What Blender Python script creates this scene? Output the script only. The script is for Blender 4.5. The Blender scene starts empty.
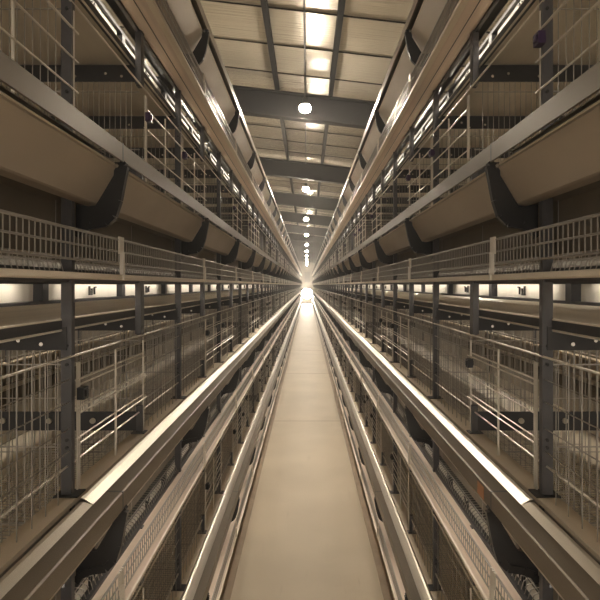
import bpy, math, random
from mathutils import Vector, Matrix

random.seed(4)
C = bpy.context.scene
COL = C.collection

# ------------------------------------------------------------------ scale
A = 0.42                 # half the aisle between the trough lips (m)
H = 4.05 * A             # eye height above the floor
PX = 1.272               # upright post line (units of A)
BAY = 2.74 * A           # one cage bay along the row
Y0 = 3.18 * A            # first upright post in the frame
NB = 46                  # bays per row; bay index runs -1 .. NB-2
Y_START = Y0 - BAY
Y_END = Y_START + NB * BAY
Y_WALL = Y_END + 1.6
Y_BACK = -2.6
XW = 3.3                 # side walls
TIER = 1.887             # tier height (units of A)
LIP = [-3.009 + TIER * k for k in range(4)]   # trough lip level per tier, units of A from the eye


def Z(u):
    return H + u * A


# ------------------------------------------------------------------ camera
cam_d = bpy.data.cameras.new('camera')
cam = bpy.data.objects.new('camera', cam_d)
COL.objects.link(cam)
cam.location = (0, 0, H)
cam.rotation_euler = (math.pi / 2, 0, 0)
cam_d.sensor_width = 36
cam_d.lens = 36.0
cam_d.shift_x = -7 / 600
cam_d.shift_y = -15 / 600
cam_d.clip_start = 0.02
cam_d.clip_end = 200
C.camera = cam

# ------------------------------------------------------------------ world, exposure
w = bpy.data.worlds.new('world')
C.world = w
w.use_nodes = True
bg = w.node_tree.nodes['Background']
bg.inputs[0].default_value = (1.0, 0.88, 0.72, 1)
bg.inputs[1].default_value = 0.9
C.view_settings.view_transform = 'Standard'
C.view_settings.look = 'None'
C.view_settings.gamma = 1
C.view_settings.use_curve_mapping = False
C.view_settings.exposure = 0.5
C.cycles.max_bounces = 10
C.cycles.diffuse_bounces = 8
C.cycles.glossy_bounces = 4
C.cycles.sample_clamp_indirect = 4
C.cycles.caustics_reflective = False
C.cycles.caustics_refractive = False

LAMP_COL = (1.0, 0.87, 0.70, 1)
BULB = 1050.0
FLOOD = 320.0
FILL_TUBE = 10.0
FILL_TUBE2 = 7.0
HAZE = 0.009


# ------------------------------------------------------------------ materials
def mat(name, col, metal=0.0, rough=0.5, noise=0.0, nscale=8.0, stretch=None, bump=0.0, bscale=60.0,
        rvar=0.0, col2=None, spec=None):
    m = bpy.data.materials.new(name)
    m.use_nodes = True
    nt = m.node_tree
    b = nt.nodes['Principled BSDF']
    b.inputs['Base Color'].default_value = (*col, 1)
    b.inputs['Metallic'].default_value = metal
    b.inputs['Roughness'].default_value = rough
    if spec is not None:
        b.inputs['Specular IOR Level'].default_value = spec
    if noise or bump or rvar:
        tc = nt.nodes.new('ShaderNodeTexCoord')
        mp = nt.nodes.new('ShaderNodeMapping')
        nt.links.new(tc.outputs['Object'], mp.inputs[0])
        if stretch:
            mp.inputs['Scale'].default_value = stretch
        nz = nt.nodes.new('ShaderNodeTexNoise')
        nz.inputs['Scale'].default_value = nscale
        nz.inputs['Detail'].default_value = 5
        nt.links.new(mp.outputs[0], nz.inputs['Vector'])
        if noise:
            mx = nt.nodes.new('ShaderNodeMix')
            mx.data_type = 'RGBA'
            c2 = col2 or tuple(c * (1 - noise) for c in col)
            mx.inputs[6].default_value = (*col, 1)
            mx.inputs[7].default_value = (*c2, 1)
            rp = nt.nodes.new('ShaderNodeMapRange')
            rp.inputs[1].default_value = 0.38
            rp.inputs[2].default_value = 0.66
            nt.links.new(nz.outputs[0], rp.inputs[0])
            nt.links.new(rp.outputs[0], mx.inputs[0])
            nt.links.new(mx.outputs[2], b.inputs['Base Color'])
        if rvar:
            r2 = nt.nodes.new('ShaderNodeMapRange')
            r2.inputs[1].default_value = 0.3
            r2.inputs[2].default_value = 0.7
            r2.inputs[3].default_value = max(0.03, rough - rvar)
            r2.inputs[4].default_value = rough + rvar
            nt.links.new(nz.outputs[0], r2.inputs[0])
            nt.links.new(r2.outputs[0], b.inputs['Roughness'])
        if bump:
            n2 = nt.nodes.new('ShaderNodeTexNoise')
            n2.inputs['Scale'].default_value = bscale
            nt.links.new(mp.outputs[0], n2.inputs['Vector'])
            bp = nt.nodes.new('ShaderNodeBump')
            bp.inputs['Strength'].default_value = bump
            bp.inputs['Distance'].default_value = 0.01
            nt.links.new(n2.outputs[0], bp.inputs['Height'])
            nt.links.new(bp.outputs[0], b.inputs['Normal'])
    return m


def emit(name, col, strength):
    m = bpy.data.materials.new(name)
    m.use_nodes = True
    b = m.node_tree.nodes['Principled BSDF']
    b.inputs['Base Color'].default_value = (0.9, 0.9, 0.9, 1)
    b.inputs['Emission Color'].default_value = col
    b.inputs['Emission Strength'].default_value = strength
    return m


M = {
    'galv': mat('galvanised_sheet', (0.60, 0.54, 0.45), 0.5, 0.36, 0.18, 6, (1, 0.25, 1), rvar=0.06),
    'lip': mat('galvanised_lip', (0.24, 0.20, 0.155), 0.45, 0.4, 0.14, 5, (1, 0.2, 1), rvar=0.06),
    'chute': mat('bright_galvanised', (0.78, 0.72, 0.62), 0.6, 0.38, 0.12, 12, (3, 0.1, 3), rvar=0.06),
    'panel': mat('trough_panel_sheet', (0.52, 0.44, 0.345), 0.15, 0.42, 0.15, 5, (1, 0.4, 1), rvar=0.08),
    'ledge': mat('ledge_sheet', (0.84, 0.73, 0.58), 0.1, 0.45, 0.1, 9, (1, 0.4, 1)),
    'paint': mat('dark_paint', (0.055, 0.054, 0.058), 0.2, 0.42, 0.2, 10),
    'post': mat('post_paint', (0.105, 0.102, 0.108), 0.2, 0.4, 0.2, 10),
    'black': mat('black_plastic', (0.016, 0.016, 0.018), 0, 0.38),
    'purple': mat('purple_plastic', (0.035, 0.012, 0.06), 0, 0.4),
    'wire': mat('zinc_wire', (0.38, 0.355, 0.32), 0.5, 0.35),
    'rod': mat('bright_zinc_rod', (0.85, 0.79, 0.70), 0.35, 0.3),
    'eggbelt': mat('woven_egg_belt', (0.84, 0.69, 0.57), 0, 0.5, 0.2, 7, (4, 0.06, 1)),
    'tray': mat('tray_strip', (0.88, 0.77, 0.63), 0.05, 0.4, 0.15, 6, (1, 0.2, 1)),
    'belt': mat('manure_belt_plastic', (0.84, 0.76, 0.63), 0, 0.34, 0.15, 3, (3, 0.3, 1)),
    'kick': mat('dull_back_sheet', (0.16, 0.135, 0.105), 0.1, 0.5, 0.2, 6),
    'white': mat('white_coated_panel', (0.86, 0.82, 0.74), 0.0, 0.3, 0.06, 10, (1, 3, 0.3)),
    'floor': None,
    'floor_dark': mat('floor_edge_dark', (0.42, 0.31, 0.20), 0, 0.55, 0.2, 6),
    'wall': mat('wall_panel', (0.42, 0.385, 0.33), 0, 0.6, 0.1, 2),
    'beam': mat('roof_beam_paint', (0.014, 0.014, 0.015), 0.0, 0.8, 0.15, 4, spec=0.1),
    'cable': mat('cable_black', (0.02, 0.02, 0.02), 0, 0.6),
    'pipe': mat('water_pipe_plastic', (0.6, 0.55, 0.46), 0, 0.35),
    'tag': mat('orange_tag', (0.55, 0.25, 0.12), 0, 0.5),
    'bolt': mat('zinc_bolt', (0.7, 0.66, 0.6), 0.9, 0.25),
    'bulb': emit('lit_bulb', LAMP_COL, BULB),
    'collar': emit('lit_collar', LAMP_COL, BULB * .2),
    'flood': emit('lit_flood_lens', (1.0, 0.88, 0.70, 1), FLOOD),
    'tube2': emit('belt_fill_glow', (1.0, 0.88, 0.72, 1), FILL_TUBE2),
    'bulb_side': emit('lit_side_bulb', LAMP_COL, BULB * .6),
    'tube': emit('fill_tube_glow', (1.0, 0.88, 0.72, 1), FILL_TUBE),
}


def floor_mat():
    m = bpy.data.materials.new('concrete_floor')
    m.use_nodes = True
    nt = m.node_tree
    b = nt.nodes['Principled BSDF']
    tc = nt.nodes.new('ShaderNodeTexCoord')
    n1 = nt.nodes.new('ShaderNodeTexNoise')
    n1.inputs['Scale'].default_value = 1.6
    n1.inputs['Detail'].default_value = 7
    nt.links.new(tc.outputs['Object'], n1.inputs['Vector'])
    mp = nt.nodes.new('ShaderNodeMapping')
    mp.inputs['Scale'].default_value = (9, 1.1, 1)
    mp.inputs['Rotation'].default_value = (0, 0, 0.06)
    nt.links.new(tc.outputs['Object'], mp.inputs[0])
    n2 = nt.nodes.new('ShaderNodeTexNoise')
    n2.inputs['Scale'].default_value = 3.0
    n2.inputs['Detail'].default_value = 6
    nt.links.new(mp.outputs[0], n2.inputs['Vector'])
    r1 = nt.nodes.new('ShaderNodeValToRGB')
    r1.color_ramp.elements[0].position = 0.3
    r1.color_ramp.elements[0].color = (0.60, 0.50, 0.355, 1)
    r1.color_ramp.elements[1].position = 0.7
    r1.color_ramp.elements[1].color = (0.70, 0.59, 0.43, 1)
    nt.links.new(n1.outputs[0], r1.inputs[0])
    r2 = nt.nodes.new('ShaderNodeValToRGB')
    r2.color_ramp.elements[0].position = 0.27
    r2.color_ramp.elements[0].color = (0.88, 0.87, 0.85, 1)
    r2.color_ramp.elements[1].position = 0.36
    r2.color_ramp.elements[1].color = (1, 1, 1, 1)
    nt.links.new(n2.outputs[0], r2.inputs[0])
    mx = nt.nodes.new('ShaderNodeMix')
    mx.data_type = 'RGBA'
    mx.blend_type = 'MULTIPLY'
    mx.inputs[0].default_value = 1
    nt.links.new(r1.outputs[0], mx.inputs[6])
    nt.links.new(r2.outputs[0], mx.inputs[7])
    nt.links.new(mx.outputs[2], b.inputs['Base Color'])
    b.inputs['Roughness'].default_value = 0.5
    bp = nt.nodes.new('ShaderNodeBump')
    bp.inputs['Strength'].default_value = 0.15
    bp.inputs['Distance'].default_value = 0.004
    nt.links.new(n1.outputs[0], bp.inputs['Height'])
    nt.links.new(bp.outputs[0], b.inputs['Normal'])
    return m


def roof_mat():
    m = bpy.data.materials.new('roof_sheet')
    m.use_nodes = True
    nt = m.node_tree
    b = nt.nodes['Principled BSDF']
    b.inputs['Base Color'].default_value = (0.64, 0.585, 0.49, 1)
    b.inputs['Metallic'].default_value = 0.55
    b.inputs['Roughness'].default_value = 0.26
    tc = nt.nodes.new('ShaderNodeTexCoord')
    mp = nt.nodes.new('ShaderNodeMapping')
    mp.inputs['Scale'].default_value = (1.2, 26, 1)
    nt.links.new(tc.outputs['Object'], mp.inputs[0])
    n = nt.nodes.new('ShaderNodeTexNoise')
    n.inputs['Scale'].default_value = 1.3
    n.inputs['Detail'].default_value = 3
    nt.links.new(mp.outputs[0], n.inputs['Vector'])
    bp = nt.nodes.new('ShaderNodeBump')
    bp.inputs['Strength'].default_value = 0.6
    bp.inputs['Distance'].default_value = 0.02
    nt.links.new(n.outputs[0], bp.inputs['Height'])
    nt.links.new(bp.outputs[0], b.inputs['Normal'])
    return m


M['floor'] = floor_mat()
M['roof'] = roof_mat()


# ------------------------------------------------------------------ mesh helpers
class MB:
    def __init__(s):
        s.v = []
        s.f = []

    def box(s, x0, x1, y0, y1, z0, z1):
        n = len(s.v)
        s.v += [(x0, y0, z0), (x1, y0, z0), (x1, y1, z0), (x0, y1, z0),
                (x0, y0, z1), (x1, y0, z1), (x1, y1, z1), (x0, y1, z1)]
        s.f += [tuple(n + i for i in q) for q in
                ((0, 3, 2, 1), (4, 5, 6, 7), (0, 1, 5, 4), (1, 2, 6, 5), (2, 3, 7, 6), (3, 0, 4, 7))]
        return s

    def bar(s, p, q, r, sides=4, caps=True):
        p = Vector(p)
        q = Vector(q)
        d = (q - p).normalized()
        up = Vector((0, 0, 1)) if abs(d.z) < 0.9 else Vector((1, 0, 0))
        e1 = d.cross(up).normalized()
        e2 = d.cross(e1)
        n = len(s.v)
        for c in (p, q):
            for k in range(sides):
                t = 2 * math.pi * (k + 0.5) / sides
                s.v.append(tuple(c + e1 * (r * math.cos(t)) + e2 * (r * math.sin(t))))
        for k in range(sides):
            k2 = (k + 1) % sides
            s.f.append((n + k, n + k2, n + sides + k2, n + sides + k))
        if caps:
            s.f.append(tuple(n + k for k in reversed(range(sides))))
            s.f.append(tuple(n + sides + k for k in range(sides)))
        return s

    def path(s, pts, r, sides=4):
        for p, q in zip(pts, pts[1:]):
            s.bar(p, q, r, sides)
        return s

    def extrude(s, poly, y0, y1):
        """closed polygon in (x, z) swept along y"""
        n = len(s.v)
        k = len(poly)
        s.v += [(x, y0, z) for x, z in poly] + [(x, y1, z) for x, z in poly]
        for i in range(k):
            j = (i + 1) % k
            s.f.append((n + i, n + j, n + k + j, n + k + i))
        s.f.append(tuple(n + i for i in reversed(range(k))))
        s.f.append(tuple(n + k + i for i in range(k)))
        return s

    def sheet(s, pts, t, y0, y1):
        """bent sheet of thickness t: open polyline in (x, z) swept along y"""
        off = []
        for i, p in enumerate(pts):
            ds = []
            if i > 0:
                ds.append((Vector(p) - Vector(pts[i - 1])).normalized())
            if i < len(pts) - 1:
                ds.append((Vector(pts[i + 1]) - Vector(p)).normalized())
            n = Vector((0, 0))
            for d in ds:
                n += Vector((-d.y, d.x))
            n.normalize()
            c = max(0.4, n.dot(Vector((-ds[0].y, ds[0].x))))
            off.append((p[0] + n.x * t / c, p[1] + n.y * t / c))
        k = len(pts)
        for i in range(k - 1):
            s.extrude([pts[i], pts[i + 1], off[i + 1], off[i]], y0, y1)
        return s

    def lathe(s, prof, cx, cy, cz, n=16, axis='z'):
        b = len(s.v)
        for r, h in prof:
            for k in range(n):
                t = 2 * math.pi * k / n
                if axis == 'z':
                    s.v.append((cx + r * math.cos(t), cy + r * math.sin(t), cz + h))
                else:
                    s.v.append((cx + r * math.cos(t), cy + h, cz + r * math.sin(t)))
        for i in range(len(prof) - 1):
            for k in range(n):
                k2 = (k + 1) % n
                s.f.append((b + i * n + k, b + i * n + k2, b + (i + 1) * n + k2, b + (i + 1) * n + k))
        s.f.append(tuple(b + k for k in reversed(range(n))))
        s.f.append(tuple(b + (len(prof) - 1) * n + k for k in range(n)))
        return s

    def mesh(s, name, m, smooth=False):
        me = bpy.data.meshes.new(name)
        me.from_pydata(s.v, [], s.f)
        me.materials.append(m)
        if smooth:
            for p in me.polygons:
                p.use_smooth = True
        me.update()
        return me


def fix_normals(me):
    import bmesh
    bm = bmesh.new()
    bm.from_mesh(me)
    bmesh.ops.recalc_face_normals(bm, faces=bm.faces)
    bm.to_mesh(me)
    bm.free()
    return me


def link(name, me, parent=None, loc=(0, 0, 0)):
    o = bpy.data.objects.new(name, me)
    o.location = loc
    COL.objects.link(o)
    if parent is not None:
        o.parent = parent
    return o


def tag(o, label, cat, group=None, kind=None):
    o['label'] = label
    o['category'] = cat
    if group:
        o['group'] = group
    if kind:
        o['kind'] = kind
    return o


def empty(name, loc):
    o = bpy.data.objects.new(name, None)
    o.empty_display_size = 0.1
    o.location = loc
    COL.objects.link(o)
    return o


def structure(name, me, loc=(0, 0, 0)):
    o = link(name, me, None, loc)
    o['kind'] = 'structure'
    return o


ORD = ['first', 'second', 'third', 'fourth', 'fifth', 'sixth', 'seventh', 'eighth', 'ninth', 'tenth',
       'eleventh', 'twelfth', 'thirteenth', 'fourteenth']
SIDE = {-1: 'left', 1: 'right'}
TNAME = ['bottom tier', 'middle tier at eye level', 'upper tier', 'top tier under the roof']

# ------------------------------------------------------------------ room shell
SLOPE = -0.115
ZB = H + 1.82            # roof beam underside over the aisle
ZR = H + 2.19            # roof sheet over the aisle


def roof_z(x, base):
    return base + SLOPE * x


structure('floor', MB().box(-XW, XW, Y_BACK, Y_WALL, -0.15, 0).mesh('floor', M['floor']))
for sx, nm in ((-1, 'left'), (1, 'right')):
    x = sx * XW
    structure('wall_' + nm, MB().box(min(x, x + sx * .12), max(x, x + sx * .12), Y_BACK, Y_WALL, 0,
                                     roof_z(x, ZR) + .05).mesh('wall', M['wall']))
structure('wall_far', MB().box(-XW, XW, Y_WALL, Y_WALL + .12, 0, ZR + .4).mesh('wall', M['kick']))
# near gable wall left off behind the camera to let in added fill light
# roof sheets: one continuous sheet with lapped seams, each lap a small step
mb = MB()
SHEET = 0.74
n = int((Y_WALL - Y_BACK) / SHEET) + 1
for i in range(n):
    y0 = Y_BACK + i * SHEET
    y1 = y0 + SHEET
    b = len(mb.v)
    for (y, dz) in ((y0, 0.0), (y1, 0.012)):
        for x in (-XW - .1, XW + .1):
            mb.v.append((x, y, roof_z(x, ZR) + dz))
            mb.v.append((x, y, roof_z(x, ZR) + dz + 0.03))
    mb.f += [(b, b + 4, b + 6, b + 2), (b + 1, b + 3, b + 7, b + 5), (b, b + 2, b + 3, b + 1), (b + 4, b + 5, b + 7, b + 6)]
structure('ceiling', mb.mesh('ceiling', M['roof']))
# seam battens between the roof sheets
mb = MB()
for i in range(n):
    y = Y_BACK + i * SHEET
    mb.bar((-XW, y, roof_z(-XW, ZR) - .004), (XW, y, roof_z(XW, ZR) - .004), 0.007)
structure('trim_1', mb.mesh('roof_seams', M['beam']))
# purlins under the sheets
for i, x in enumerate((-2.2, -1.26, -0.33, 0.26, 1.19, 2.1)):
    z = roof_z(x, ZR)
    structure('trim_%d' % (2 + i), MB().box(x - .022, x + .022, Y_BACK, Y_WALL, z - .085, z - .006).mesh('purlin', M['beam']))
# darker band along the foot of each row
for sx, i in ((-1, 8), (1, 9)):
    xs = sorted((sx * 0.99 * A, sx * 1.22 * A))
    structure('trim_%d' % i, MB().box(xs[0], xs[1], Y_BACK, Y_WALL, 0, 0.004).mesh('floor_edge', M['floor_dark']))

# sawn joints across the concrete
for i in range(11):
    y = 7.5 + i * 4.05
    structure('trim_%d' % (10 + i), MB().box(-.98 * A, .98 * A, y, y + .012, 0, .0012).mesh('floor_joint', M['floor_dark']))

# roof beams: I sections across the house
BEAM_Y = 6.65
BEAM_PITCH = 3.71
nbm = int((Y_WALL - BEAM_Y) / BEAM_PITCH)
beam_me = None
for i in range(-1, nbm):
    if beam_me is None:
        mb = MB()
        for (yy0, yy1, z0, z1) in ((-.07, .07, 0, .016), (-.07, .07, .264, .28), (-.008, .008, .016, .264)):
            b = len(mb.v)
            for x in (-XW, XW):
                dz = SLOPE * x
                mb.v += [(x, yy0, z0 + dz), (x, yy1, z0 + dz), (x, yy1, z1 + dz), (x, yy0, z1 + dz)]
            mb.f += [tuple(b + q for q in f) for f in
                     ((0, 1, 5, 4), (1, 2, 6, 5), (2, 3, 7, 6), (3, 0, 4, 7), (0, 3, 2, 1), (4, 5, 6, 7))]
        beam_me = fix_normals(mb.mesh('roof_beam', M['beam']))
    o = link('roof_beam', beam_me, None, (0, BEAM_Y + i * BEAM_PITCH, ZB))
    g = 'steel roof beams across the house'
    if i < 0:
        tag(o, 'dark steel roof beam overhead just behind the nearest visible one', 'beam', g)
    elif i < 8:
        tag(o, 'dark steel roof beam across the aisle, %s from the camera' % ORD[i], 'beam', g)
    else:
        tag(o, 'distant dark roof beam past the eighth, near the far wall', 'beam', g)

# ------------------------------------------------------------------ sections of the rows (units of A, v from the lip top)
SEC = 2 * BAY


def pts(sx, ps):
    return [(sx * x * A, v * A) for x, v in ps]


def sweep(sx, ps, t, y0, y1, name, m):
    mb = MB().sheet(pts(sx, ps), t if sx > 0 else -t, y0, y1)
    return fix_normals(mb.mesh(name, m))


def trough(sx, k, mirror_c=None, brackets=True):
    """feed trough along the whole row; mirror_c: centre of the row when it is the trough on the row's far face"""
    def X(ps):
        return [((2 * mirror_c - x) if mirror_c else x, v) for x, v in ps]
    flip = -1 if mirror_c else 1
    root = empty('feed_trough', (0, Y_START, Z(LIP[k])))
    L = NB * BAY

    def part(name, ps, t, m, y0=0, y1=L):
        mb = MB().sheet(pts(sx, X(ps)), t * (1 if sx * flip > 0 else -1), y0, y1)
        return link(name, fix_normals(mb.mesh(name, m)), root)
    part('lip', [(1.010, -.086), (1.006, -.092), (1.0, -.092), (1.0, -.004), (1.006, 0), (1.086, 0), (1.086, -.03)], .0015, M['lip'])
    part('panel', [(1.075, -.10), (1.05, -.108), (1.045, -.125), (1.165, -.312), (1.18, -.318), (1.25, -.318), (1.262, -.30),
                   (1.262, -.05)], .0015, M['panel'])
    mb = MB().bar((sx * X([(1.049, 0)])[0][0] * A, 0, -.106 * A), (sx * X([(1.049, 0)])[0][0] * A, L, -.106 * A), .0022, 6)
    link('panel_bead', mb.mesh('panel_bead', M['tray']), root)
    part('ledge', [(1.213, -.02), (1.213, 0), (1.322, 0), (1.322, -.025)], .0015, M['ledge'])
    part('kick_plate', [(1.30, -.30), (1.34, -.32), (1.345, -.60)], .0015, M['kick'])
    if mirror_c:
        part('chute', [(1.205, .0), (1.075, -.07)], .0015, M['chute'])
        return root
    ns = NB // 2 + 1
    rr = random.Random(k * 7 + (sx > 0))
    for i in range(ns):
        y0 = max(0, i * SEC - BAY)
        y1 = min(L, i * SEC + BAY)
        tilt = rr.uniform(-.004, .004)
        if i == 0:
            tilt = .016
        o = part('chute', [(1.200, -.010 - tilt), (1.18, -.016 - tilt * .6), (1.075, -.078 + tilt)], .0015, M['chute'],
                 y0 + .0015, y1 - .0015)
    if brackets:
        # black hook bracket hugging the trough at every upright post
        out = [(1.02, -.094), (1.0, -.115), (1.035, -.30), (1.062, -.385), (1.10, -.425), (1.18, -.438), (1.235, -.46), (1.262, -.50)]
        inn = [(1.262, -.325), (1.19, -.335), (1.155, -.33), (1.135, -.30), (1.055, -.165), (1.05, -.095)]
        mb = MB()
        mb.extrude(pts(sx, out + inn), -.006, .006)
        rim = pts(sx, out)
        for p, q in zip(rim, rim[1:]):
            mb.bar((p[0], 0, p[1]), (q[0], 0, q[1]), .0125, 4)
        me = fix_normals(mb.mesh('bracket', M['black']))
        bolt = fix_normals(MB().lathe([(.005, -.02), (.005, .02)], sx * 1.03 * A, 0, -.12 * A, 8, 'y').mesh('bolt', M['bolt']))
        for i in range(NB):
            br = link('bracket', me, root, (0, (i + 0.04) * BAY, 0))
            if 0 < i < 12:
                link('bolt', bolt, br)
    # small dark strap over the joint of two lip lengths
    st = fix_normals(MB().sheet(pts(sx, [(.996, -.094), (.996, .004), (1.088, .004)]), -.001 * sx, -.004, .004).mesh('joint_strap', M['post']))
    for i in range(1, ns):
        link('joint_strap', st, root, (0, (2 * i - 1) * BAY + .03, 0))
    if sx > 0 and k == 1:
        t = MB().box(.993 * A, .9961 * A, 0, .05, -.088 * A, -.018 * A).mesh('tag', M['tag'])
        link('tag', t, root, (0, 3.38 * A - Y_START, 0))['label'] = 'small orange tag'
    return root


def egg_tray(sx, k):
    v0 = Z(LIP[k] - .73)
    root = empty('egg_tray', (0, Y_START, v0))
    L = NB * BAY
    # v measured from the belt level now
    mb = MB().sheet(pts(sx, [(1.052, .006), (1.10, .0), (1.23, .0), (1.278, .012)]), -.002 * sx, 0, L)
    link('egg_belt', fix_normals(mb.mesh('egg_belt', M['eggbelt'])), root)
    mb = MB().sheet(pts(sx, [(1.052, .024), (1.040, .021), (1.040, -.001), (1.045, -.004), (1.09, -.004)]), .0015 * sx, 0, L)
    link('front_strip', fix_normals(mb.mesh('front_strip', M['tray'])), root)
    mb = MB()
    mb.bar((sx * 1.165 * A, 0, -.008 * A), (sx * 1.165 * A, L, -.008 * A), .0014)
    mb.box(*sorted((sx * 1.262 * A, sx * 1.285 * A)), 0, L, -.02 * A, .03 * A)
    link('belt_runner', mb.mesh('belt_runner', M['paint']), root)
    # wire fence in front of the belt
    mb = MB()
    r = .0013
    bot, mid, top = (1.062, .083), (1.062, .153), (1.062, .221)
    for (x, v), rr in ((bot, .0022), (mid, .0022), (top, .0030)):
        mb.bar((sx * x * A, 0, v * A), (sx * x * A, L, v * A), rr, 6)
    pitch = .0494 * A
    for i in range(int(L / pitch)):
        y = (i + .5) * pitch
        mb.bar((sx * 1.062 * A, y, .083 * A), (sx * 1.062 * A, y, .221 * A), r, 4, False)
    link('wire_fence', mb.mesh('wire_fence', M['wire']), root)
    cl = MB()
    for dy in (-.013, 0, .013):
        cl.bar((sx * 1.054 * A, dy, .14 * A), (sx * 1.054 * A, dy, .236 * A), .0032, 6)
    cl.box(*sorted((sx * 1.035 * A, sx * 1.058 * A)), -.005, .005, -.006 * A, .15 * A)
    cm = fix_normals(cl.mesh('clip', M['rod']))
    for i in range(NB):
        link('clip', cm, root, (0, (i + .08) * BAY, 0))
    return root


def manure_belt(sx, k):
    """belt under the cages of tier k, right across the row"""
    z = Z(LIP[k] - .945)
    root = empty('manure_belt', (0, Y_START, z))
    L = NB * BAY
    prof = [(1.30, .0), (1.36, -.012), (1.7, -.02), (2.8, -.02), (3.9, -.02), (4.24, -.012), (4.30, .0)]
    mb = MB().sheet(pts(sx, prof), -.003 * sx, 0, L)
    link('belt', fix_normals(mb.mesh('belt', M['belt'])), root)
    mb = MB()
    for c in (1.0, -1.0):
        xc = (lambda x: x) if c > 0 else (lambda x: 5.6 - x)
        mb.box(*sorted((sx * xc(1.298) * A, sx * xc(1.33) * A)), 0, L, -.055 * A, -.008 * A)
    link('side_rail', mb.mesh('side_rail', M['paint']), root)
    mb = MB().bar((sx * 1.30 * A, 0, -.06 * A), (sx * 1.30 * A, L, -.06 * A), .003, 6)
    link('edge_rod', mb.mesh('edge_rod', M['rod']), root)
    return root


# ------------------------------------------------------------------ cages
CF = -.665        # wire floor level, v
CT = .942         # belt level above, v
XC = 1.9          # cage empty at this x
BACK = 2.72       # rear grille


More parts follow.
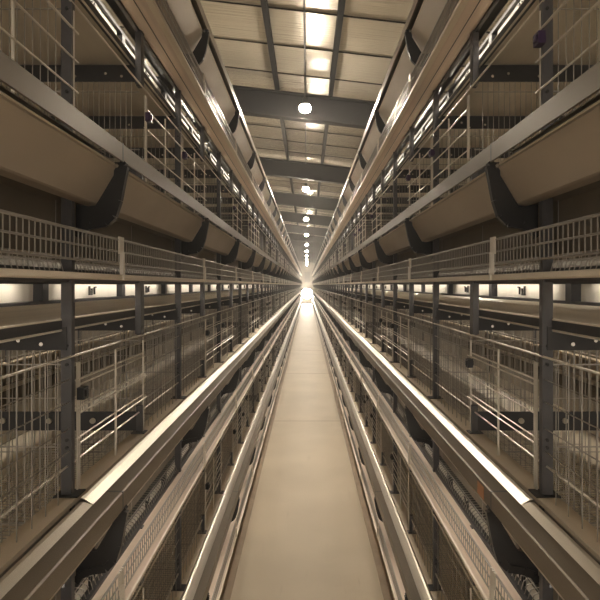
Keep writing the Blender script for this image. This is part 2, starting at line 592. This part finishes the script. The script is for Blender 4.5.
def cage_meshes(sx):
    d = {}
    V0 = CF

    def P(x, y, v):
        return (sx * (x - XC) * A, y, (v - V0) * A)

    # transverse wire partition, on a plane y = 0
    mb = MB()
    x = PX + .06
    while x < BACK:
        mb.bar(P(x, 0, CF), P(x, 0, .83), .0011, 4, False)
        x += .041
    for v in (.70, .263, -.145, -.45):
        mb.bar(P(PX, .002, v), P(BACK, .002, v), .0018, 4)
    d['partition'] = mb.mesh('partition', M['wire'])
    # cross plates
    mb = MB()
    mb.box(*sorted((P(PX, 0, 0)[0], P(BACK + .08, 0, 0)[0])), -.004, .004, (.777 - V0) * A, (.90 - V0) * A)
    mb.box(*sorted((P(PX, 0, 0)[0], P(BACK + .08, 0, 0)[0])), -.002, .02, (.893 - V0) * A, (.90 - V0) * A)
    d['upper_plate'] = fix_normals(mb.mesh('cross_plate', M['paint']))
    mb = MB()
    mb.box(*sorted((P(PX, 0, 0)[0], P(BACK + .08, 0, 0)[0])), -.003, .003, (.02 - V0) * A, (.162 - V0) * A)
    d['lower_plate'] = mb.mesh('cross_plate', M['paint'])
    d['bolt'] = fix_normals(MB().lathe([(.0045, -.006), (.0045, 0)], 0, 0, 0, 8, 'y').mesh('bolt', M['bolt']))
    d['upper_at'] = [P(xx, -.004, v) for xx, v in ((1.40, .81), (1.52, .83), (1.75, .81), (2.1, .81), (2.5, .81))]
    d['button'] = fix_normals(MB().lathe([(.009, -.007), (.009, 0)], 0, 0, 0, 10, 'y').mesh('button', M['pipe']))
    d['lower_at'] = [P(xx, -.003, .095) for xx in (1.62, 1.95, 2.3)]
    # half posts at mid bay
    mb = MB()
    xs = sorted((P(PX - .024, 0, 0)[0], P(PX + .02, 0, 0)[0]))
    mb.box(*xs, -.004, .02, (.742 - V0) * A, (1.17 - V0) * A)
    mb.box(xs[0], xs[1], -.018, -.004, (.75 - V0) * A, (1.15 - V0) * A)
    d['hanger_post'] = mb.mesh('hanger_post', M['post'])
    mb = MB()
    xs = sorted((P(PX - .024, 0, 0)[0], P(PX + .02, 0, 0)[0]))
    mb.box(*xs, -.005, .012, (.0 - V0) * A, (.21 - V0) * A)
    mb.box(*sorted((P(PX - .05, 0, 0)[0], P(PX + .05, 0, 0)[0])), -.02, .02, (.001 - V0) * A, (.012 - V0) * A)
    d['stub_post'] = mb.mesh('stub_post', M['post'])
    # sloping wire floor that rolls out to the egg belt
    mb = MB()
    pitch = .055 * A
    y = pitch * .5
    while y < BAY:
        prof = [(BACK, -.58), (1.42, -.63), (1.33, -.635), (1.297, -.65), (1.28, -.71)]
        mb.path([P(a, y, v) for a, v in prof], .0013)
        y += pitch
    xx = 1.33
    while xx < BACK:
        v = -.632 + (.05 * (xx - 1.42) / (BACK - 1.42) if xx > 1.42 else 0)
        mb.bar(P(xx, 0, v - .004), P(xx, BAY, v - .004), .0014)
        xx += .09
    d['wire_floor'] = mb.mesh('wire_floor', M['wire'])
    # rear grille
    mb = MB()
    y = .03
    while y < BAY:
        mb.bar(P(BACK, y, CF + .07), P(BACK, y, CT - .1), .0013, 4, False)
        y += .17 * A
    for v in (.72, .48, .24, 0, -.3):
        mb.bar(P(BACK, 0, v), P(BACK, BAY, v), .0016)
    d['rear_grille'] = mb.mesh('rear_grille', M['wire'])
    # long front rods
    mb = MB()
    mb.bar(P(PX - .02, 0, .742), P(PX - .02, BAY, .742), .0028, 6)
    mb.bar(P(PX + .0, 0, .159), P(PX + .0, BAY, .159), .0026, 6)
    d['front_rail'] = mb.mesh('front_rail', M['rod'])
    # sliding door: pairs of rods, three uprights, latch; half a bay long
    hb = BAY / 2
    mb = MB()
    for v in (.594, .439, .277):
        for dv in (-.014, .014):
            mb.bar(P(PX - .03 + dv * .8, .03, v + dv * .7), P(PX - .03 + dv * .8, hb + .02, v + dv * .7), .0022, 6)
    for y, rr in ((.035, .0026), (hb * .54, .0032), (hb + .012, .0032), (.048, .0026)):
        mb.bar(P(PX - .022, y, .01), P(PX - .022, y, .70), rr, 6)
    d['door'] = mb.mesh('door', M['rod'])
    mb = MB()
    mb = MB()
    p = P(PX - .045, .045, .60)
    ly = .028 if sx < 0 else hb - .02        # the latch sits beside the full post on the left, the half post on the right
    mb.box(p[0] - .008, p[0] + .008, ly, ly + .03, (.50 - V0) * A, (.565 - V0) * A)
    mb.box(p[0] - .012, p[0] + .012, ly + .008, ly + .022, (.515 - V0) * A, (.55 - V0) * A)
    d['latch'] = mb.mesh('latch', M['black'])
    d['latch_purple'] = mb.mesh('latch', M['purple'])
    # fixed wire panel, half a bay long
    mb = MB()
    for v in (.62, .50, .36, .24):
        mb.bar(P(PX - .01, 0, v), P(PX - .01, hb, v), .0014)
    y = .03
    while y < hb:
        mb.bar(P(PX - .01, y, .0), P(PX - .01, y, .76), .0012, 4, False)
        y += .145 * A
    d['wire_panel'] = mb.mesh('wire_panel', M['wire'])
    # white panel over the belt, half a bay long, with its small dark hook
    mb = MB()
    xs = sorted((P(1.425, 0, 0)[0], P(1.44, 0, 0)[0]))
    mb.box(*xs, .025, hb - .025, (1.037 - V0) * A, (1.136 - V0) * A)
    d['fascia'] = mb.mesh('fascia_panel', M['white'])
    mb = MB()
    q = lambda y, v: P(1.412, y, v)
    mb.path([q(.30, 1.055), q(.30, 1.115)], .0035)
    mb.path([q(.30, 1.06), q(.318, 1.06), q(.318, 1.10)], .003)
    mb.path([q(.338, 1.06), q(.338, 1.105), q(.35, 1.108)], .003)
    d['hook'] = mb.mesh('hook', M['black'])
    mb = MB()
    xs = sorted((P(1.40, 0, 0)[0], P(1.46, 0, 0)[0]))
    mb.box(*xs, 0, BAY, (1.14 - V0) * A, (1.165 - V0) * A)
    mb.box(*xs, 0, BAY, (1.02 - V0) * A, (1.035 - V0) * A)
    for y in (0, hb):
        mb.box(*xs, y, y + .03, (1.03 - V0) * A, (1.145 - V0) * A)
    d['fascia_frame'] = mb.mesh('fascia_frame', M['paint'])
    return d


def door_half(k, b):
    """0 / 1: which half of the bay the sliding door stands in; None when it is pushed out of sight"""
    if k == 1:
        if b < 0:
            return None
        return 0 if b % 2 == 0 else 1
    return 1 if (b + k) % 3 else 0


FULL = 22


def cage(sx, k, b, d):
    root = empty('hen_cage', (sx * XC * A, Y0 + b * BAY, Z(LIP[k] + CF)))
    s, t = SIDE[sx], TNAME[k]
    if b < 0:
        lab = 'nearest %s-hand hen cage of the %s, cut by the photo edge' % (s, t)
    elif b < 13:
        lab = 'wire hen cage, %s row, %s, behind the %s upright post' % (s, t, ORD[b])
    else:
        lab = 'small distant hen cage, %s row, %s, past the thirteenth post' % (s, t)
    tag(root, lab, 'cage', 'hen cages of the %s row, %s' % (s, t))
    hb = BAY / 2
    dh = door_half(k, b)
    far = b >= FULL
    lk = lambda n, key, y=0: link(n, d[key], root, (0, y, 0))
    lk('partition', 'partition')
    p = lk('cross_plate', 'upper_plate')
    p2 = lk('cross_plate', 'upper_plate', hb)
    p3 = lk('cross_plate', 'lower_plate', hb) if b % 4 == 0 or b < 0 else None
    if not far:
        if b < 5:
            for c in d['upper_at']:
                link('bolt', d['bolt'], p, c)
                link('bolt', d['bolt'], p2, c)
            for c in d['lower_at'] if p3 else ():
                link('button', d['button'], p3, c)
        lk('partition', 'partition', hb)
    lk('hanger_post', 'hanger_post', hb)
    lk('stub_post', 'stub_post', hb)
    lk('wire_floor', 'wire_floor')
    lk('rear_grille', 'rear_grille')
    lk('front_rail', 'front_rail')
    lk('fascia_frame', 'fascia_frame')
    for h in (0, 1):
        f = lk('fascia_panel', 'fascia', h * hb)
        if not far:
            link('hook', d['hook'], f)
        if h == dh:
            o = lk('door', 'door', h * hb)
            if not far:
                link('latch', d['latch_purple' if k == 2 else 'latch'], o)['label'] = ('purple' if k == 2 else 'black') + ' plastic latch'
        elif k < 2:
            lk('wire_panel', 'wire_panel', h * hb)
    return root


def post_mesh(sx):
    dpt, t = .019, .0025
    x0, x1 = sorted((-sx * .010, sx * .0135))
    mb = MB()
    hgt = Z(3.08)
    # C channel: web towards the camera, flanges running along the row
    mb.box(x0, x1, 0, t, 0, hgt)
    mb.box(x0, x0 + t, t, dpt, 0, hgt)
    mb.box(x1 - t, x1, t, dpt, 0, hgt)
    return mb.mesh('channel', M['post'])


def post_details(sx):
    bolt = fix_normals(MB().lathe([(.004, -.003), (.004, 0)], 0, 0, 0, 8, 'y').mesh('bolt', M['black']))
    plate = MB().box(-.027, .027, -.012, .04, .0006, .004).mesh('foot_plate', M['black'])
    at = [(sx * .0, 0, Z(LIP[k] + v)) for k in range(3) for v in (.80, .70, .30, .26)]
    return bolt, plate, at


def row(sx):
    for k in range(4):
        o = trough(sx, k)
        tag(o, 'long galvanised feed trough, %s side of the aisle, %s' % (SIDE[sx], TNAME[k]), 'feed trough', 'feed troughs along the aisle')
    for k in range(4):
        o = egg_tray(sx, k)
        nm = ['just above the floor', 'below knee height under the lower bright trough', 'with wire fence at eye level',
              'overhead, seen from below'][k]
        tag(o, 'long egg collecting tray on the %s, %s' % (SIDE[sx], nm), 'egg tray', 'egg trays along the aisle')
    for k in range(4):
        o = manure_belt(sx, k)
        nm = ['close to the floor', 'above the bottom tier cages', 'above the eye-level cages', 'above the upper cages'][k]
        tag(o, 'wide beige manure belt of the %s row, %s' % (SIDE[sx], nm), 'conveyor belt', 'manure belts')
    d = cage_meshes(sx)
    tube = MB().bar((0, .10, 0), (0, BAY - .10, 0), .007, 8).mesh('tube', M['tube'])  # added fill lights below trays and troughs, not known fittings
    tube2 = MB().bar((0, .10, 0), (0, BAY - .10, 0), .007, 8).mesh('tube', M['tube2'])
    cap = MB().box(-.011, .011, 0, BAY, .006, .016)
    fx = sorted((-sx * .0125, -sx * .0105))
    cap.box(*fx, 0, BAY, -.019, .016)  # fin keeps the added tube out of sight from the aisle
    cap3 = MB().box(-.011, .011, 0, BAY, .006, .016).box(*fx, 0, BAY, -.032, .016).mesh('holder', M['paint'])
    for y in (.075, BAY - .1):
        cap.box(-.011, .011, y, y + .025, -.008, .008)
    cap = cap.mesh('holder', M['paint'])
    cap2 = MB().box(-.011, .011, 0, BAY, .006, .016).box(-.011, .011, .075, .10, -.008, .008).box(-.011, .011, BAY - .1, BAY - .075, -.008, .008).mesh('holder', M['paint'])
    for k, x, v, lab in ((1, 1.345, 1.172, 'under the egg tray at eye level'), (2, 1.345, 1.172, 'under the overhead egg tray'), (1, 1.215, -.345, 'under the bright middle tier trough'),
                         (0, 1.215, -.345, 'under the bottom trough near the floor')):
        for b in range(-1, NB - 1):
            o = empty('fill_tube', (sx * x * A, Y0 + b * BAY, Z(LIP[k] + v)))
            link('holder', cap2 if v < 0 else cap3 if k == 2 else cap, o)
            link('tube', tube if v > 0 else tube2, o)
            tag(o, 'added slim fill tube %s, %s row' % (lab, SIDE[sx]), 'lamp', 'added fill tubes %s, %s row' % (lab, SIDE[sx]))
    for k in range(3):
        for b in range(-1, NB - 1):
            cage(sx, k, b, d)
    pm = post_mesh(sx)
    pb, pf, pat = post_details(sx)
    for b in range(-1, NB):
        o = empty('upright_post', (sx * PX * A, Y0 + b * BAY, 0))
        link('channel', pm, o)
        for k in range(3):
            link('foot_plate', pf, o, (0, 0, Z(LIP[k])))
        if b < 5:
            for c in pat:
                link('bolt', pb, o, c)
        g = 'upright posts of the %s row' % SIDE[sx]
        if b < 0:
            lab = 'dark %s-row post beside the camera, before the first in view' % SIDE[sx]
        elif b < 13:
            lab = 'dark steel upright post of the %s row, %s from the camera' % (SIDE[sx], ORD[b])
        else:
            lab = 'distant thin upright post of the %s row, past the thirteenth' % SIDE[sx]
        tag(o, lab, 'post', g)
    # water pipe through the cages of each tier
    for k in range(3):
        mb = MB().bar((0, Y_START, 0), (0, Y_END, 0), .009, 8)
        o = link('water_pipe', mb.mesh('water_pipe', M['pipe']), None, (sx * 2.55 * A, 0, Z(LIP[k] + .25)))
        tag(o, 'pale drinking water pipe inside the %s row cages, %s' % (SIDE[sx], TNAME[k]), 'pipe', 'drinking water pipes')
    # far face of the row: its own troughs and posts
    for k in range(3):
        o = trough(sx, k, mirror_c=2.8)
        tag(o, 'feed trough on the far face of the %s row, %s' % (SIDE[sx], TNAME[k]), 'feed trough', 'feed troughs on the far faces')
    for b in range(1, 20):
        o = empty('upright_post', (sx * (5.6 - PX) * A, Y0 + b * BAY, 0))
        link('channel', pm, o)
        tag(o, 'dark post on the far face of the %s row, seen through the mesh' % SIDE[sx], 'post', 'posts on the far face of the %s row' % SIDE[sx])


row(-1)
row(1)


# ------------------------------------------------------------------ lamps
def lamp_meshes():
    cable = MB().bar((0, 0, .05), (0, 0, .44), .005, 6).mesh('cable', M['cable'])
    # LED bulb: opaque upper body, round lit dome below
    socket = fix_normals(MB().lathe([(.014, .11), (.022, .105), (.028, .06), (.040, .042), (.047, .034), (.047, .029)], 0, 0, 0, 18).mesh('socket', M['cable']))
    prof, ring = [], []
    for i in range(8):
        t = math.pi * (.53 + .47 * i / 7)
        prof.append((max(.0008, .056 * math.sin(t)), .042 * math.cos(t)))
    for i in range(4):
        t = math.pi * (.32 + .21 * i / 3)
        ring.append((.056 * math.sin(t), .054 * math.cos(t) if i < 3 else .042 * math.cos(t)))
    bulb = fix_normals(MB().lathe(prof[::-1], 0, 0, 0, 18).mesh('bulb', M['bulb'], True))
    global LR
    LR = fix_normals(MB().lathe(ring[::-1], 0, 0, 0, 18).mesh('collar', M['collar'], True))
    return cable, socket, bulb


LC, LS, LB = lamp_meshes()
LAMP_Y, LAMP_P = 5.9, 4.97
nl = int((Y_WALL - LAMP_Y) / LAMP_P)


LB2 = LB.copy()
LB2.materials[0] = M['bulb_side']


def lamp(x, y, lab, g):
    o = empty('pendant_lamp', (x, y, roof_z(x, H + 1.735)))
    link('cable', LC, o)
    link('socket', LS, o)
    link('bulb', LB if abs(x) < 1 else LB2, o)['label'] = 'bright lower dome'
    link('collar', LR, o)
    tag(o, lab, 'lamp', g)


for i in range(0, nl + 1):
    y = LAMP_Y + i * LAMP_P
    if i < 7:
        lab = 'lit pendant bulb over the aisle centre, %s from the camera' % ORD[i]
    else:
        lab = 'far lit pendant bulb over the aisle centre, past the seventh'
    lamp(-.02, y, lab, 'bulbs over the centre aisle')
for sx in (-1, 1):
    for i in range(-1, nl + 1):
        lamp(sx * 2.6, LAMP_Y + (i - .4) * LAMP_P, 'lit bulb over the side aisle behind the %s row' % SIDE[sx], 'bulbs over the %s side aisle' % SIDE[sx])
# conduit the lamps hang from
o = link('conduit', MB().bar((-.02, Y_BACK, ZR - .10), (-.02, Y_WALL, ZR - .10), .008, 8).mesh('conduit', M['cable']))
tag(o, 'thin dark conduit along the roof above the row of bulbs', 'conduit')

# ------------------------------------------------------------------ haze added for lamp glow
hm = bpy.data.materials.new('glow_haze_volume')
hm.use_nodes = True
ht = hm.node_tree
ht.nodes.remove(ht.nodes['Principled BSDF'])
vs = ht.nodes.new('ShaderNodeVolumeScatter')
vs.inputs['Color'].default_value = (1, .97, .92, 1)
vs.inputs['Density'].default_value = HAZE
vs.inputs['Anisotropy'].default_value = 0.55
ht.links.new(vs.outputs[0], ht.nodes['Material Output'].inputs['Volume'])
o = link('glow_haze', MB().box(-XW + .01, XW - .01, Y_BACK + .02, Y_WALL - .01, .006, H + 1.6).mesh('glow_haze', hm))
tag(o, 'thin haze added to the air of the house for lamp glow', 'haze', None, 'stuff')

# ------------------------------------------------------------------ far end
o = empty('flood_lamp', (0.0, Y_WALL - .25, 0))
link('stand', MB().bar((0, .1, 0), (0, .1, .85), .03, 10).mesh('stand', M['paint']), o)
R = .46
housing = fix_normals(MB().lathe([(R * .5, .2), (R, .06), (R * 1.04, -.02), (R, -.02)], 0, 0, 0, 28, 'y').mesh('housing', M['paint']))
hz = H - .79
link('housing', housing, o, (0, 0, hz))
prof = [(R * .98, -.02), (R * .9, -.09), (R * .6, -.16), (R * .25, -.19), (.002, -.195)]
link('lens', fix_normals(MB().lathe(prof, 0, 0, 0, 28, 'y').mesh('lens', M['flood'], True)), o, (0, 0, hz))
tag(o, 'glaring round flood lamp standing at the far end of the aisle', 'lamp')
mb = MB().box(-.22, .28, Y_WALL - .03, Y_WALL, H + .25, H + 1.2)
d1 = structure('door_1', mb.mesh('door', M['paint']))
